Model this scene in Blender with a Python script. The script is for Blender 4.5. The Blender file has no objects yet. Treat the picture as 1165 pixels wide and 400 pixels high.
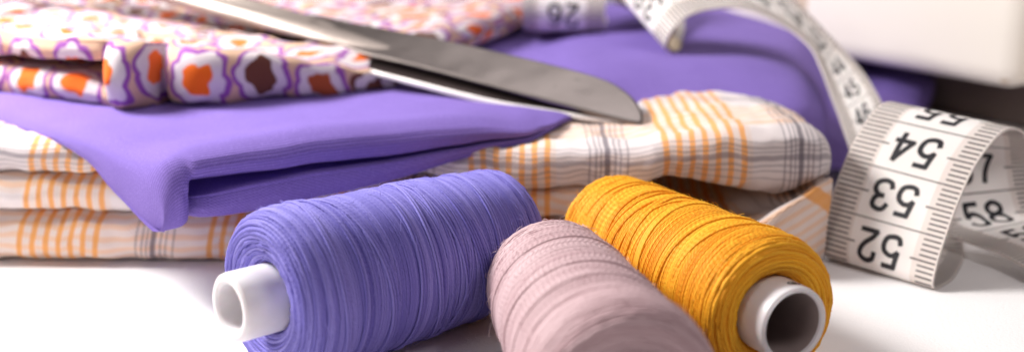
import bpy, math, random
import numpy as np
from mathutils import Vector, noise

# units: 1 Blender unit = 1 cm.  Table top is z = 0.
random.seed(7)
rng = np.random.default_rng(11)
scn = bpy.context.scene
COL = scn.collection

# ------------------------------------------------------------------ camera
F = 1340.0                       # focal length in pixels of a 1165 px wide frame
PITCH = math.radians(16)
CAM = np.array([0.0, -22.0, 8.0])
FW = np.array([0, math.cos(PITCH), -math.sin(PITCH)])
UP = np.array([0, math.sin(PITCH), math.cos(PITCH)])
RT = np.array([1.0, 0, 0])

def ray(u, v):
    return FW + (u - 582.5) / F * RT - (v - 200) / F * UP

def at(u, v, Y):
    """world point seen at (u, v) that stands Y cm in front of the camera (measured along the table)"""
    d = ray(u, v)
    return CAM + d * (Y / d[1])

def at_plane(u, v, p0, n):
    d = ray(u, v)
    return CAM + d * (np.dot(p0 - CAM, n) / np.dot(d, n))

cam_data = bpy.data.cameras.new('camera')
cam = bpy.data.objects.new('camera', cam_data)
COL.objects.link(cam)
cam.location = CAM
cam.rotation_euler = (math.pi / 2 - PITCH, 0, 0)
cam_data.sensor_width = 36
cam_data.lens = 36 * F / 1165
cam_data.clip_start = 0.5
cam_data.clip_end = 500
cam_data.dof.use_dof = True
cam_data.dof.focus_distance = 19.1
# aperture diameter (in scene units) = lens/1000/fstop
APERTURE = 0.36
cam_data.dof.aperture_fstop = cam_data.lens / 1000 / APERTURE
scn.camera = cam

# ------------------------------------------------------------------ node helper
class NT:
    def __init__(self, name):
        self.m = bpy.data.materials.new(name)
        self.m.use_nodes = True
        self.t = self.m.node_tree
        self.t.nodes.clear()
        self.out = self.n('ShaderNodeOutputMaterial')
        self.b = self.n('ShaderNodeBsdfPrincipled')
        self.t.links.new(self.b.outputs[0], self.out.inputs[0])
    def n(self, typ, **kw):
        nd = self.t.nodes.new(typ)
        for k, v in kw.items():
            setattr(nd, k, v)
        return nd
    def l(self, a, b):
        if isinstance(a, bpy.types.NodeSocket):
            self.t.links.new(a, b)
        else:
            b.default_value = a
    def math(self, op, a, b=None, c=None, clamp=False):
        nd = self.n('ShaderNodeMath', operation=op, use_clamp=clamp)
        self.l(a, nd.inputs[0])
        if b is not None: self.l(b, nd.inputs[1])
        if c is not None: self.l(c, nd.inputs[2])
        return nd.outputs[0]
    def step(self, x, e0, e1):
        nd = self.n('ShaderNodeMapRange', interpolation_type='SMOOTHSTEP')
        self.l(x, nd.inputs[0]); self.l(e0, nd.inputs[1]); self.l(e1, nd.inputs[2])
        return nd.outputs[0]
    def mix(self, f, a, b, mode='MIX'):
        nd = self.n('ShaderNodeMix', data_type='RGBA', blend_type=mode)
        self.l(f, nd.inputs[0])
        for s, v in ((nd.inputs[6], a), (nd.inputs[7], b)):
            if not isinstance(v, bpy.types.NodeSocket): v = (*v[:3], 1)
            self.l(v, s)
        return nd.outputs[2]
    def uv(self):
        s = self.n('ShaderNodeSeparateXYZ')
        self.t.links.new(self.n('ShaderNodeTexCoord').outputs['UV'], s.inputs[0])
        return s.outputs[0], s.outputs[1]
    def xyz(self, x, y, z=0.0):
        c = self.n('ShaderNodeCombineXYZ')
        self.l(x, c.inputs[0]); self.l(y, c.inputs[1]); self.l(z, c.inputs[2])
        return c.outputs[0]
    def noise(self, vec, scale, detail=3.0, rough=0.55):
        nd = self.n('ShaderNodeTexNoise')
        if vec is not None: self.l(vec, nd.inputs['Vector'])
        nd.inputs['Scale'].default_value = scale
        nd.inputs['Detail'].default_value = detail
        nd.inputs['Roughness'].default_value = rough
        return nd.outputs[0]
    def obj(self):
        return self.n('ShaderNodeTexCoord').outputs['Object']
    def bump(self, h, dist, strength=1.0):
        nd = self.n('ShaderNodeBump')
        nd.inputs['Strength'].default_value = strength
        nd.inputs['Distance'].default_value = dist
        self.l(h, nd.inputs['Height'])
        self.t.links.new(nd.outputs[0], self.b.inputs['Normal'])
    def set(self, **kw):
        for k, v in kw.items():
            k = {'color': 'Base Color', 'rough': 'Roughness', 'metal': 'Metallic', 'spec': 'Specular IOR Level',
                 'sheen': 'Sheen Weight', 'sheen_rough': 'Sheen Roughness', 'sss': 'Subsurface Weight',
                 'sss_scale': 'Subsurface Scale', 'sheen_tint': 'Sheen Tint', 'coat': 'Coat Weight'}[k]
            if isinstance(v, (tuple, list)) and len(v) == 3: v = (*v, 1)
            self.l(v, self.b.inputs[k])

def srgb(r, g, b):
    f = lambda c: (c / 255 / 12.92) if c <= 10 else ((c / 255 + 0.055) / 1.055) ** 2.4
    return (f(r), f(g), f(b))

def weave(t, u, v, pitch):
    """plain weave height from uv (cm)"""
    k = 2 * math.pi / pitch
    a = t.math('SINE', t.math('MULTIPLY', u, k))
    b = t.math('SINE', t.math('MULTIPLY', v, k))
    return t.math('MULTIPLY', a, b)

# ------------------------------------------------------------------ materials
def m_table():
    t = NT('white_tablecloth')
    o = t.obj()
    n = t.noise(o, 0.35, 3)
    t.set(color=t.mix(n, (0.84, 0.82, 0.83), (0.90, 0.885, 0.89)), rough=0.62, spec=0.25)
    t.bump(t.noise(o, 14, 5, 0.7), 0.02, 0.6)
    return t.m

def m_thread(name, col, dark, light):
    t = NT(name)
    u, v = t.uv()
    at_ = t.n('ShaderNodeAttribute', attribute_name='shade')
    sh = at_.outputs['Fac']
    nz = t.noise(t.xyz(t.math('MULTIPLY', u, 9.0), v, 0.0), 1.0, 2)
    c = t.mix(sh, dark, light)
    c = t.mix(t.math('MULTIPLY', nz, 0.55), c, col)
    # plied twist of the yarn
    tw = t.math('SINE', t.math('ADD', t.math('MULTIPLY', u, 2 * math.pi / 0.085), t.math('MULTIPLY', v, 2 * math.pi)))
    c = t.mix(t.math('MULTIPLY_ADD', tw, -0.04, 0.04), c, dark)
    t.set(color=c, rough=0.62, spec=0.30, sheen=0.22, sheen_rough=0.4, sheen_tint=light)
    t.bump(tw, 0.004, 0.4)
    return t.m

def m_plastic():
    t = NT('white_plastic')
    n = t.noise(t.obj(), 5, 4)
    t.set(color=t.mix(n, (0.74, 0.71, 0.74), (0.80, 0.78, 0.80)), rough=0.34, spec=0.45, sss=0.15, sss_scale=0.15)
    t.bump(t.noise(t.obj(), 40, 2), 0.004, 0.4)
    return t.m

def m_purple():
    t = NT('purple_cotton_twill')
    u, v = t.uv()
    n1 = t.noise(t.obj(), 0.5, 4)
    base = t.mix(n1, srgb(120, 94, 176), srgb(138, 113, 196))
    # fine twill ribs running along the folds
    wob = t.math('MULTIPLY', t.noise(t.xyz(u, v, 0.0), 3.0, 2), 0.035)
    rib = t.math('SINE', t.math('MULTIPLY', t.math('ADD', v, wob), 2 * math.pi / 0.060))
    crs = t.math('SINE', t.math('MULTIPLY', u, 2 * math.pi / 0.07))
    h = t.math('ADD', rib, t.math('MULTIPLY', crs, 0.25))
    fine = t.noise(t.xyz(u, v, 0.0), 26.0, 3)
    c = t.mix(t.math('MULTIPLY_ADD', rib, -0.32, 0.32), base, srgb(70, 50, 132))
    c = t.mix(t.math('MULTIPLY', t.step(fine, 0.52, 0.78), 0.55), c, srgb(168, 146, 224))
    tw = t.math('SINE', t.math('MULTIPLY', t.math('ADD', t.math('ADD', u, v), wob), 2 * math.pi / 0.052))
    grain = t.noise(t.xyz(u, v, 4.0), 17.0, 4, 0.7)
    c = t.mix(t.math('MULTIPLY', t.step(grain, 0.5, 0.25), 0.40), c, srgb(84, 62, 140))
    c = t.mix(t.math('MULTIPLY_ADD', tw, 0.11, 0.11), c, srgb(186, 168, 234))
    h = t.math('ADD', h, tw)
    t.set(color=c, rough=0.85, spec=0.15, sheen=0.08, sheen_rough=0.45, sheen_tint=(0.62, 0.5, 0.95))
    t.bump(t.math('ADD', h, t.math('MULTIPLY', fine, 1.5)), 0.005, 0.55)
    return t.m

def m_plaid():
    t = NT('plaid_cotton')
    u, v = t.uv()
    per = 3.7
    wob = t.math('MULTIPLY_ADD', t.noise(t.xyz(u, v, 0.0), 1.2, 2), 0.10, -0.05)
    def masks(x):
        f = t.math('FRACT', t.math('DIVIDE', t.math('ADD', x, wob), per))
        f = t.math('MULTIPLY', f, per)                       # 0..per, black group centred at 0.45, orange at 2.3
        band = t.math('MULTIPLY', t.step(f, 1.44, 1.5), t.math('SUBTRACT', 1.0, t.step(f, 3.16, 3.22)))
        w = t.math('SINE', t.math('MULTIPLY', t.math('SUBTRACT', f, 1.5), 2 * math.pi / 0.245))
        org = t.math('MULTIPLY', band, t.step(w, -0.15, 0.5))
        def line(c, hw):
            d = t.math('ABSOLUTE', t.math('SUBTRACT', f, c))
            return t.math('SUBTRACT', 1.0, t.step(d, hw * 0.6, hw * 1.3))
        blk = line(0.45, 0.055)
        for c, hw in ((0.12, 0.018), (0.24, 0.02), (0.33, 0.018), (0.60, 0.022), (0.70, 0.018), (0.84, 0.018)):
            blk = t.math('MAXIMUM', blk, t.math('MULTIPLY', line(c, hw), 0.7))
        wash = t.math('MULTIPLY', t.step(f, 0.0, 0.2), t.math('SUBTRACT', 1.0, t.step(f, 0.75, 1.0)))
        return org, blk, band, wash
    ou, bu, bandu, wu = masks(u)
    ov, bv, bandv, wv = masks(v)
    white = (0.77, 0.70, 0.70)
    c = t.mix(t.math('MULTIPLY', wu, 0.20), white, (0.50, 0.45, 0.50))
    c = t.mix(t.math('MULTIPLY', wv, 0.16), c, (0.50, 0.45, 0.50))
    c = t.mix(t.math('MULTIPLY', t.math('MAXIMUM', bandu, bandv), 0.20), c, (0.85, 0.45, 0.16))
    c = t.mix(t.math('MULTIPLY', ov, 0.38), c, (0.86, 0.38, 0.06))
    c = t.mix(t.math('MULTIPLY', ou, 0.88), c, (0.86, 0.34, 0.03))
    c = t.mix(t.math('MULTIPLY', bv, 0.60), c, (0.12, 0.10, 0.14))
    c = t.mix(t.math('MULTIPLY', bu, 0.78), c, (0.06, 0.05, 0.08))
    # woven speckle
    k = 2 * math.pi / 0.075
    wv_ = t.math('MULTIPLY', t.math('SINE', t.math('MULTIPLY', u, k)), t.math('SINE', t.math('MULTIPLY', v, k)))
    c = t.mix(t.math('MULTIPLY_ADD', wv_, 0.12, 0.12), c, (0.55, 0.46, 0.47))
    t.set(color=c, rough=0.9, spec=0.12, sheen=0.15)
    t.bump(t.math('ADD', wv_, t.noise(t.xyz(u, v, 0.0), 9.0, 3)), 0.010, 0.6)
    return t.m

def m_floral():
    t = NT('floral_cotton')
    u, v = t.uv()
    wx = t.math('MULTIPLY_ADD', t.noise(t.xyz(u, v, 3.0), 0.9, 2), 0.60, -0.30)
    wy = t.math('MULTIPLY_ADD', t.noise(t.xyz(u, v, 9.0), 0.9, 2), 0.60, -0.30)
    S = 1.34
    y = t.math('DIVIDE', t.math('ADD', v, wy), 1.62)
    row = t.math('FLOOR', y)
    x = t.math('ADD', t.math('DIVIDE', t.math('ADD', u, wx), S), t.math('MULTIPLY', t.math('MODULO', t.math('ABSOLUTE', row), 2.0), 0.5))
    colm = t.math('FLOOR', x)
    qx = t.math('SUBTRACT', t.math('FRACT', x), 0.5)
    qy = t.math('SUBTRACT', t.math('FRACT', y), 0.5)
    wn = t.n('ShaderNodeTexWhiteNoise', noise_dimensions='2D')
    t.l(t.xyz(colm, row, 0.0), wn.inputs[0])
    rnd = wn.outputs[0]
    r = t.math('SQRT', t.math('ADD', t.math('MULTIPLY', qx, qx), t.math('MULTIPLY', qy, qy)))
    ang = t.math('ARCTAN2', qy, qx)
    ph = t.math('MULTIPLY', rnd, 6.28)
    lob = t.math('COSINE', t.math('ADD', t.math('MULTIPLY', ang, 4.0), ph))
    lob = t.math('ADD', lob, t.math('COSINE', t.math('ADD', t.math('MULTIPLY', ang, 7.0), t.math('MULTIPLY', ph, 3.0))))
    r1 = t.math('DIVIDE', r, t.math('MULTIPLY_ADD', lob, 0.07, 1.0))
    lob2 = t.math('ABSOLUTE', t.math('COSINE', t.math('ADD', t.math('MULTIPLY', ang, 4.0), ph)))
    r2 = t.math('DIVIDE', r, t.math('MULTIPLY_ADD', lob2, 0.13, 0.92))
    tan_ = srgb(208, 172, 146)
    isb = t.step(rnd, 0.70, 0.72)
    outl = t.mix(t.step(t.math('FRACT', t.math('MULTIPLY', rnd, 7.3)), 0.78, 0.80), srgb(142, 76, 158), srgb(104, 58, 46))
    cen = t.mix(isb, srgb(240, 92, 10), srgb(98, 54, 40))
    cen = t.mix(t.math('MULTIPLY', t.noise(t.xyz(u, v, 0.0), 4.0, 3), 0.5), cen, t.mix(isb, srgb(246, 140, 24), srgb(112, 66, 48)))
    c = t.mix(t.step(r2, 0.462, 0.50), outl, tan_)
    c = t.mix(t.step(r2, 0.375, 0.412), (0.66, 0.59, 0.61), c)
    c = t.mix(t.step(r1, t.math('MULTIPLY_ADD', rnd, 0.05, 0.175), t.math('MULTIPLY_ADD', rnd, 0.05, 0.21)), cen, c)
    fine = t.noise(t.xyz(u, v, 0.0), 22.0, 3)
    c = t.mix(t.math('MULTIPLY', fine, 0.12), c, t.mix(0.5, c, (0.35, 0.25, 0.25)))
    t.set(color=c, rough=0.85, spec=0.15, sheen=0.12)
    t.bump(fine, 0.012, 0.6)
    return t.m

def m_steel(name, col, rough, metal=1.0):
    t = NT(name)
    o = t.obj()
    n = t.noise(o, 1.6, 5)
    mp = t.n('ShaderNodeMapping'); mp.inputs['Scale'].default_value = (2, 40, 40)
    t.l(o, mp.inputs[0])
    sc = t.noise(mp.outputs[0], 1.5, 3)
    dark = tuple(c * 0.72 for c in col)
    spots = t.step(t.noise(o, 3.5, 5, 0.65), 0.60, 0.72)
    c = t.mix(t.math('MULTIPLY', n, 0.5), col, dark)
    c = t.mix(t.math('MULTIPLY', spots, 0.5), c, tuple(c * 0.5 for c in col))
    t.set(color=c, metal=metal, rough=t.math('MULTIPLY_ADD', sc, 0.18, rough - 0.09))
    wav = t.noise(o, 0.55, 2)
    t.bump(t.math('ADD', t.math('MULTIPLY', sc, 0.02), wav), 0.10, 0.5)
    return t.m

def m_tape(name, a, b):
    t = NT(name)
    u, v = t.uv()
    n = t.noise(t.obj(), 1.3, 4)
    k = 2 * math.pi / 0.055
    w = t.math('MULTIPLY', t.math('SINE', t.math('MULTIPLY', u, k)), t.math('SINE', t.math('MULTIPLY', v, k)))
    t.set(color=t.mix(n, a, b), rough=0.48, spec=0.35, sss=0.1, sss_scale=0.1)
    t.bump(w, 0.003, 0.6)
    return t.m

def m_ink():
    t = NT('black_print')
    n = t.noise(t.obj(), 9, 3)
    t.set(color=t.mix(n, (0.012, 0.012, 0.016), (0.03, 0.028, 0.034)), rough=0.5, spec=0.3)
    return t.m

def m_tick():
    t = NT('grey_print')
    n = t.noise(t.obj(), 9, 3)
    t.set(color=t.mix(n, (0.10, 0.085, 0.085), (0.17, 0.15, 0.15)), rough=0.5, spec=0.3)
    return t.m

def m_brass():
    t = NT('dull_brass')
    n = t.noise(t.obj(), 3, 4)
    t.set(color=t.mix(n, (0.42, 0.33, 0.20), (0.55, 0.44, 0.27)), metal=0.85, rough=0.42)
    return t.m

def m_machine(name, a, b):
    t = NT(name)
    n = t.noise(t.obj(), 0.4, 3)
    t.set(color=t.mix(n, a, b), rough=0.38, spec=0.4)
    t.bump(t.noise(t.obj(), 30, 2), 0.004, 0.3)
    return t.m

M = dict(
    table=m_table(), plastic=m_plastic(), purple=m_purple(), plaid=m_plaid(), floral=m_floral(),
    violet=m_thread('violet_thread', srgb(122, 114, 196), srgb(88, 80, 166), srgb(154, 146, 220)),
    orange=m_thread('orange_thread', srgb(247, 174, 26), srgb(220, 130, 6), srgb(254, 202, 58)),
    pink=m_thread('pink_thread', srgb(197, 168, 173), srgb(174, 142, 147), srgb(214, 189, 193)),
    steel=m_steel('brushed_steel', (0.27, 0.235, 0.22), 0.36),
    bright=m_steel('highlight_edge', (0.95, 0.90, 0.87), 0.40, 0.45),  # pale, partly non-metal colour paints the highlight on the lower bevel
    shank=m_steel('worn_handle_steel', (0.40, 0.345, 0.315), 0.55),
    inner=m_steel('shaded_hollow_steel', (0.08, 0.06, 0.058), 0.40),  # near-black colour stands for the upper blade's shadow on the lower
    tape=m_tape('tape_edge_white', (0.68, 0.61, 0.57), (0.75, 0.68, 0.65)),
    tapec=m_tape('tape_centre_white', (0.80, 0.75, 0.73), (0.84, 0.80, 0.78)),
    bore=m_machine('shaded_bore', (0.26, 0.20, 0.19), (0.34, 0.27, 0.26)),  # brown wall colour paints the shade inside the orange spool's hole
    dark=m_machine('shaded_base', (0.17, 0.125, 0.105), (0.21, 0.16, 0.14)),  # colour darkened to carry the shade beneath the machine arm
    ink=m_ink(), tick=m_tick(), brass=m_brass(),
    cream=m_machine('cream_enamel', (0.84, 0.78, 0.70), (0.87, 0.815, 0.745)),
    tan=m_machine('tan_trim', (0.58, 0.47, 0.36), (0.62, 0.51, 0.40)),
)

# ------------------------------------------------------------------ mesh helpers
def mesh_np(name, verts, faces, mats, parent=None, smooth=True, uvs=None, mat_idx=None, attr=None):
    """verts (n,3); faces list or (m,4) array; uvs per vertex; attr per-vertex float 'shade'"""
    me = bpy.data.meshes.new(name)
    verts = np.asarray(verts, dtype=np.float64)
    if isinstance(faces, np.ndarray):
        m, k = faces.shape
        me.vertices.add(len(verts)); me.vertices.foreach_set('co', verts.ravel())
        me.loops.add(m * k); me.loops.foreach_set('vertex_index', faces.astype(np.int32).ravel())
        me.polygons.add(m)
        me.polygons.foreach_set('loop_start', np.arange(0, m * k, k, dtype=np.int32))
        me.polygons.foreach_set('loop_total', np.full(m, k, dtype=np.int32))
        me.update(calc_edges=True)
    else:
        me.from_pydata([tuple(v) for v in verts], [], faces)
    if smooth:
        me.polygons.foreach_set('use_smooth', np.ones(len(me.polygons), dtype=bool))
    if uvs is not None:
        lay = me.uv_layers.new(name='UVMap')
        li = np.empty(len(me.loops), dtype=np.int32)
        me.loops.foreach_get('vertex_index', li)
        lay.data.foreach_set('uv', np.asarray(uvs, dtype=np.float32)[li].ravel())
    if attr is not None:
        a = me.attributes.new('shade', 'FLOAT', 'POINT')
        a.data.foreach_set('value', np.asarray(attr, dtype=np.float32))
    for mt in (mats if isinstance(mats, (list, tuple)) else [mats]):
        me.materials.append(mt)
    if mat_idx is not None:
        me.polygons.foreach_set('material_index', np.asarray(mat_idx, dtype=np.int32))
    me.validate()
    me.update()
    o = bpy.data.objects.new(name, me)
    COL.objects.link(o)
    if parent is not None: o.parent = parent
    return o

def empty(name, loc=(0, 0, 0)):
    o = bpy.data.objects.new(name, None)
    o.empty_display_size = 0.5
    COL.objects.link(o); o.location = loc
    return o

def tag(o, label=None, cat=None, group=None, kind=None):
    if label: o['label'] = label
    if cat: o['category'] = cat
    if group: o['group'] = group
    if kind: o['kind'] = kind

def catmull(P, n):
    """P (k,...) -> (n,...) uniform Catmull-Rom through all points"""
    P = np.asarray(P, float); k = len(P)
    t = np.linspace(0, k - 1, n); i = np.minimum(t.astype(int), k - 2); f = t - i
    f = f.reshape((-1,) + (1,) * (P.ndim - 1))
    p0 = P[np.maximum(i - 1, 0)]; p1 = P[i]; p2 = P[i + 1]; p3 = P[np.minimum(i + 2, k - 1)]
    return 0.5 * (2 * p1 + (p2 - p0) * f + (2 * p0 - 5 * p1 + 4 * p2 - p3) * f ** 2 + (3 * p1 - p0 - 3 * p2 + p3) * f ** 3)

def ngrid(a, b, loop_b=False):
    i = np.arange(a - 1)[:, None]; nb = b if loop_b else b - 1
    j = np.arange(nb)[None, :]; j2 = (j + 1) % b
    return np.stack([i * b + j, i * b + j2, (i + 1) * b + j2, (i + 1) * b + j], -1).reshape(-1, 4)

def loft(name, sections, nu, nv, mat, ref, ushift=None, wrinkle=0.0, wscale=0.8, seed=0.0, ridge=0.0, parent=None, relax=0, vshift=0.0):
    """sections (k, m, 3): smooth cloth surface through all; ref = profile index where v = 0"""
    S = np.asarray(sections, float)
    k, m, _ = S.shape
    G = catmull(S, nu)
    G = np.swapaxes(catmull(np.swapaxes(G, 0, 1), nv), 0, 1)          # (nu, nv, 3)
    jr = int(round(ref / (m - 1) * (nv - 1)))
    for _ in range(relax):
        G[1:-1] = 0.5 * G[1:-1] + 0.25 * (G[:-2] + G[2:])
    # uv (cm)
    dv = np.linalg.norm(np.diff(G, axis=1), axis=2)
    cv = np.concatenate([np.zeros((nu, 1)), np.cumsum(dv, 1)], 1)
    cv = cv - cv[:, jr:jr + 1] + vshift
    if ushift is None:
        du = np.linalg.norm(np.diff(G[:, jr], axis=0), axis=1)
        cu = np.concatenate([[0], np.cumsum(du)])[:, None] * np.ones((1, nv))
    else:
        cu = ushift(G)
    if wrinkle:
        for a in range(nu):
            for b in range(nv):
                p = G[a, b]
                w = noise.noise(Vector((p[0] * wscale + seed, p[1] * wscale, p[2] * wscale * 1.3)))
                w2 = noise.noise(Vector((p[0] * wscale * 2.7 + seed, p[1] * wscale * 2.7 + 5, p[2] * wscale * 2)))
                if ridge:      # sharper crumples
                    w = ridge * (1.0 - 2.6 * abs(noise.noise(Vector((p[0] * wscale * 0.8 + 0.7 * p[1] + seed, p[1] * wscale * 0.9 - 0.35 * p[0], p[2] * wscale))))) + (1 - ridge) * w
                G[a, b, 2] += wrinkle * (w + 0.45 * w2)
                G[a, b, 1] += wrinkle * 0.6 * w2
    uv = np.stack([cu, cv], -1).reshape(-1, 2)
    return mesh_np(name, G.reshape(-1, 3), ngrid(nu, nv), mat, parent, True, uv)

def fold_profile(B, thick, lobes, open_=1.0, roll=0.0, lead=(1.0, 0.75, 0.52, 0.34, 0.2, 0.11)):
    """(a, h) control points of a folded stack seen from its fold side.
    a = distance behind the front line, h = 1 top .. 0 bottom of the stack; lobes = [(h_top, h_bot, a_front, mouth_depth)]
    open_ = 0 closes every mouth into one plain rounded edge"""
    P = []
    for k, (ht, hb, a0, dep) in enumerate(lobes):
        r = (ht - hb) * thick * 0.5
        H = ht - hb
        q = max(r, roll) if k == 0 else r
        P += [(a0 + q * 1.0, ht), (a0 + q * 0.30, ht - 0.14 * H), (a0 + 0.08 * q, ht - 0.33 * H), (a0, ht - 0.5 * H), (a0 + 0.02, ht - 0.67 * H), (a0 + r * 0.30, hb + 0.12 * H), (a0 + r * 1.0, hb)]
        if k < len(lobes) - 1:
            nt, na = lobes[k + 1][0], lobes[k + 1][2]
            g = hb - nt
            P += [(a0 + max(dep * 0.6, r * 1.05), hb - 0.05 * g), (max(a0, na) + max(dep, r * 1.1), hb - 0.5 * g), (na + max(dep * 0.6, r * 1.05), nt + 0.05 * g)]
    P = np.array(P)
    if open_ < 1.0:
        n = len(P); q = np.linspace(math.pi / 2, -math.pi / 2, n)
        r = thick * 0.45
        one = np.stack([r * (1 - np.abs(np.cos(q)) ** 0.8), 0.5 + 0.5 * np.sin(q)], 1)
        P = one * (1 - open_) + P * open_
    return [(B * f, 1.0) for f in lead] + [tuple(p) for p in P] + [(B * f, 0.0) for f in (0.11, 0.25, 0.5, 1.0)]

# ------------------------------------------------------------------ table
def build_table():
    n = 60
    xs = np.linspace(-60, 60, n); ys = np.linspace(-40, 80, n)
    X, Y = np.meshgrid(xs, ys, indexing='ij')
    V = np.stack([X, Y, np.zeros_like(X)], -1).reshape(-1, 3)
    o = mesh_np('table_top', V, ngrid(n, n), M['table'], None, True, V[:, :2])
    tag(o, 'smooth white table top under all the sewing things', 'table top', kind='structure')
build_table()

# ------------------------------------------------------------------ thread spools
def spool(label, front, heading, L, Rf, Rb, mat, tube_out, tube_in, tube_len, pitch, seed, mark=False, calm=0.6, bore=False):
    r = np.random.default_rng(seed)
    a = np.array([math.sin(heading), -math.cos(heading), 0.0])
    cF = np.array([front[0], front[1], Rf]); cB = cF - a * L; cB[2] = Rb
    ax = (cF - cB) / np.linalg.norm(cF - cB)
    s = np.cross(ax, [0, 0, 1]); s /= np.linalg.norm(s); tt = np.cross(s, ax)
    base = np.array([(cF[0] + cB[0]) / 2, (cF[1] + cB[1]) / 2, 0.0])
    root = empty('thread_spool', base)
    tag(root, label, 'thread spool', 'spools of sewing thread on the table')
    org = cF - base
    def world(t, rad, th):
        return org + ax * t[..., None] + rad[..., None] * (np.cos(th)[..., None] * s + np.sin(th)[..., None] * tt)
    # --- meridian profile (t along the axis, 0 at the front; negative to the back)
    prof = [(-0.20, tube_out + 0.00), (-0.07, tube_out + 0.12), (0.0, Rf * 0.68), (0.0, Rf * 0.82), (-0.09, Rf * 0.925), (-0.27, Rf * 0.985), (-0.55, Rf)]
    for f in (0.25, 0.45, 0.65, 0.82):
        prof.append((-L * f, Rf + (Rb - Rf) * f + 0.012 * math.sin(9 * f + seed)))
    prof += [(-L + 0.35, Rb), (-L + 0.10, Rb * 0.985), (-L - 0.03, Rb * 0.92), (-L - 0.05, Rb * 0.78), (-L + 0.05, tube_out + 0.05)]
    pr = catmull(prof, 900)
    seg = np.concatenate([[0], np.cumsum(np.linalg.norm(np.diff(pr, axis=0), axis=1))])
    tot = seg[-1]
    def mer(x):
        x = np.clip(x, 0, tot)
        return np.interp(x, seg, pr[:, 0]), np.interp(x, seg, pr[:, 1])
    def mer_n(x):
        t0, r0 = mer(x - 0.02); t1, r1 = mer(x + 0.02)
        dt, dr = t1 - t0, r1 - r0
        l = np.hypot(dt, dr) + 1e-9
        return -dr / l * -1 * 0 + dr / l * 0 + (dr / l) * 1.0, -dt / l   # outward normal in (t, r)
    V, FACES, UV, SH = [], [], [], []
    off = 0
    # --- solid wound body just under the top layer of thread
    nb, nc = 160, 96
    xb = np.linspace(0, tot, nb); tb, rb = mer(xb)
    th = np.linspace(0, 2 * np.pi, nc, endpoint=False)
    body = world(np.repeat(tb[:, None], nc, 1) , np.repeat((rb - 0.006)[:, None], nc, 1), np.repeat(th[None], nb, 0))
    V.append(body.reshape(-1, 3)); FACES.append(ngrid(nb, nc, True)); off += nb * nc
    UV.append(np.stack([np.repeat(th[None], nb, 0) * 1.2, np.repeat(xb[:, None], nc, 1) / pitch], -1).reshape(-1, 2))
    SH.append(np.full(nb * nc, 0.08))  # dark tone puts shade into the grooves between threads
    # --- thread laid as a tube along a path given by (meridian position x, angle th, lift)
    def lay(x, th, lift, rad, shade):
        nonlocal off
        n = len(x)
        t0, r0 = mer(x); nt, nr = mer_n(x)
        p = world(t0 + nt * lift, r0 + nr * lift, th)
        tan = np.gradient(p, axis=0); tan /= np.linalg.norm(tan, axis=1)[:, None] + 1e-12
        nw = world(t0 + nt * (lift + 1), r0 + nr * (lift + 1), th) - p
        nw -= (nw * tan).sum(1)[:, None] * tan; nw /= np.linalg.norm(nw, axis=1)[:, None] + 1e-12
        bw = np.cross(tan, nw)
        K = 5
        an = np.linspace(0, 2 * np.pi, K, endpoint=False) + np.pi / 2
        ring = p[:, None] + rad[:, None, None] * (np.cos(an)[None, :, None] * bw[:, None] + np.sin(an)[None, :, None] * nw[:, None])
        V.append(ring.reshape(-1, 3)); FACES.append(ngrid(n, K, True) + off); off += n * K
        ln = np.concatenate([[0], np.cumsum(np.linalg.norm(np.diff(p, axis=0), axis=1))])
        UV.append(np.stack([np.repeat(ln[:, None], K, 1), np.repeat((an / (2 * np.pi))[None], n, 0)], -1).reshape(-1, 2))
        SH.append(np.repeat(shade, K))
    # main winding: pitch is coarser on the end faces
    def local_pitch(x):
        face = np.clip(1 - np.abs(x - 0.35) / 0.75, 0, 1)
        return pitch * (1.0 + 0.75 * face)
    xs = [0.05]
    while xs[-1] < tot - 0.05:
        xs.append(xs[-1] + local_pitch(xs[-1]) * (1 + 0.10 * r.normal()))
    turns = len(xs); per = 60
    ii = np.arange(turns * per) / per
    th0 = 2 * np.pi * ii
    x0 = np.interp(ii, np.arange(turns), xs)
    # groups of passes that lean one way, then the other, as the machine laid them
    def smooth_rand(scale, amp):
        kn = np.arange(0, turns + scale, scale)
        return np.interp(ii, kn, r.normal(size=len(kn)) * amp)
    side = np.clip((x0 - 1.0) / 0.4, 0, 1) * np.clip((tot - 0.9 - x0) / 0.4, 0, 1)
    lean = smooth_rand(14, 0.10 * calm) * side
    ph = smooth_rand(30, 0.8)
    x1 = x0 + lean * np.sin(th0 + ph) + smooth_rand(0.35, 0.006) + 0.012 * (1 - side) * np.sin(3 * th0 + smooth_rand(1, 1.5))
    lift = smooth_rand(1.0, 0.004 * calm) + smooth_rand(0.2, 0.003) - 0.005 + 0.006 * r.normal(size=len(ii)) * (1 - side)
    rad = 0.57 * np.interp(x0, xs, np.gradient(xs)) * (1 + smooth_rand(2, 0.05))
    sheen_bands = 0.5 + 0.5 * np.sin(x0 * 2 * np.pi / 0.95 + 2.2 * np.sin(x0 * 1.7 + seed))  # sheen of the wound thread, painted into its tone
    shade = np.clip(0.36 + 0.24 * sheen_bands * side + 0.16 * (1 - side) + (r.normal(size=turns + 2) * 0.20)[np.floor(ii).astype(int)], 0, 1)
    lay(x1, th0, lift, rad, shade)
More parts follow.
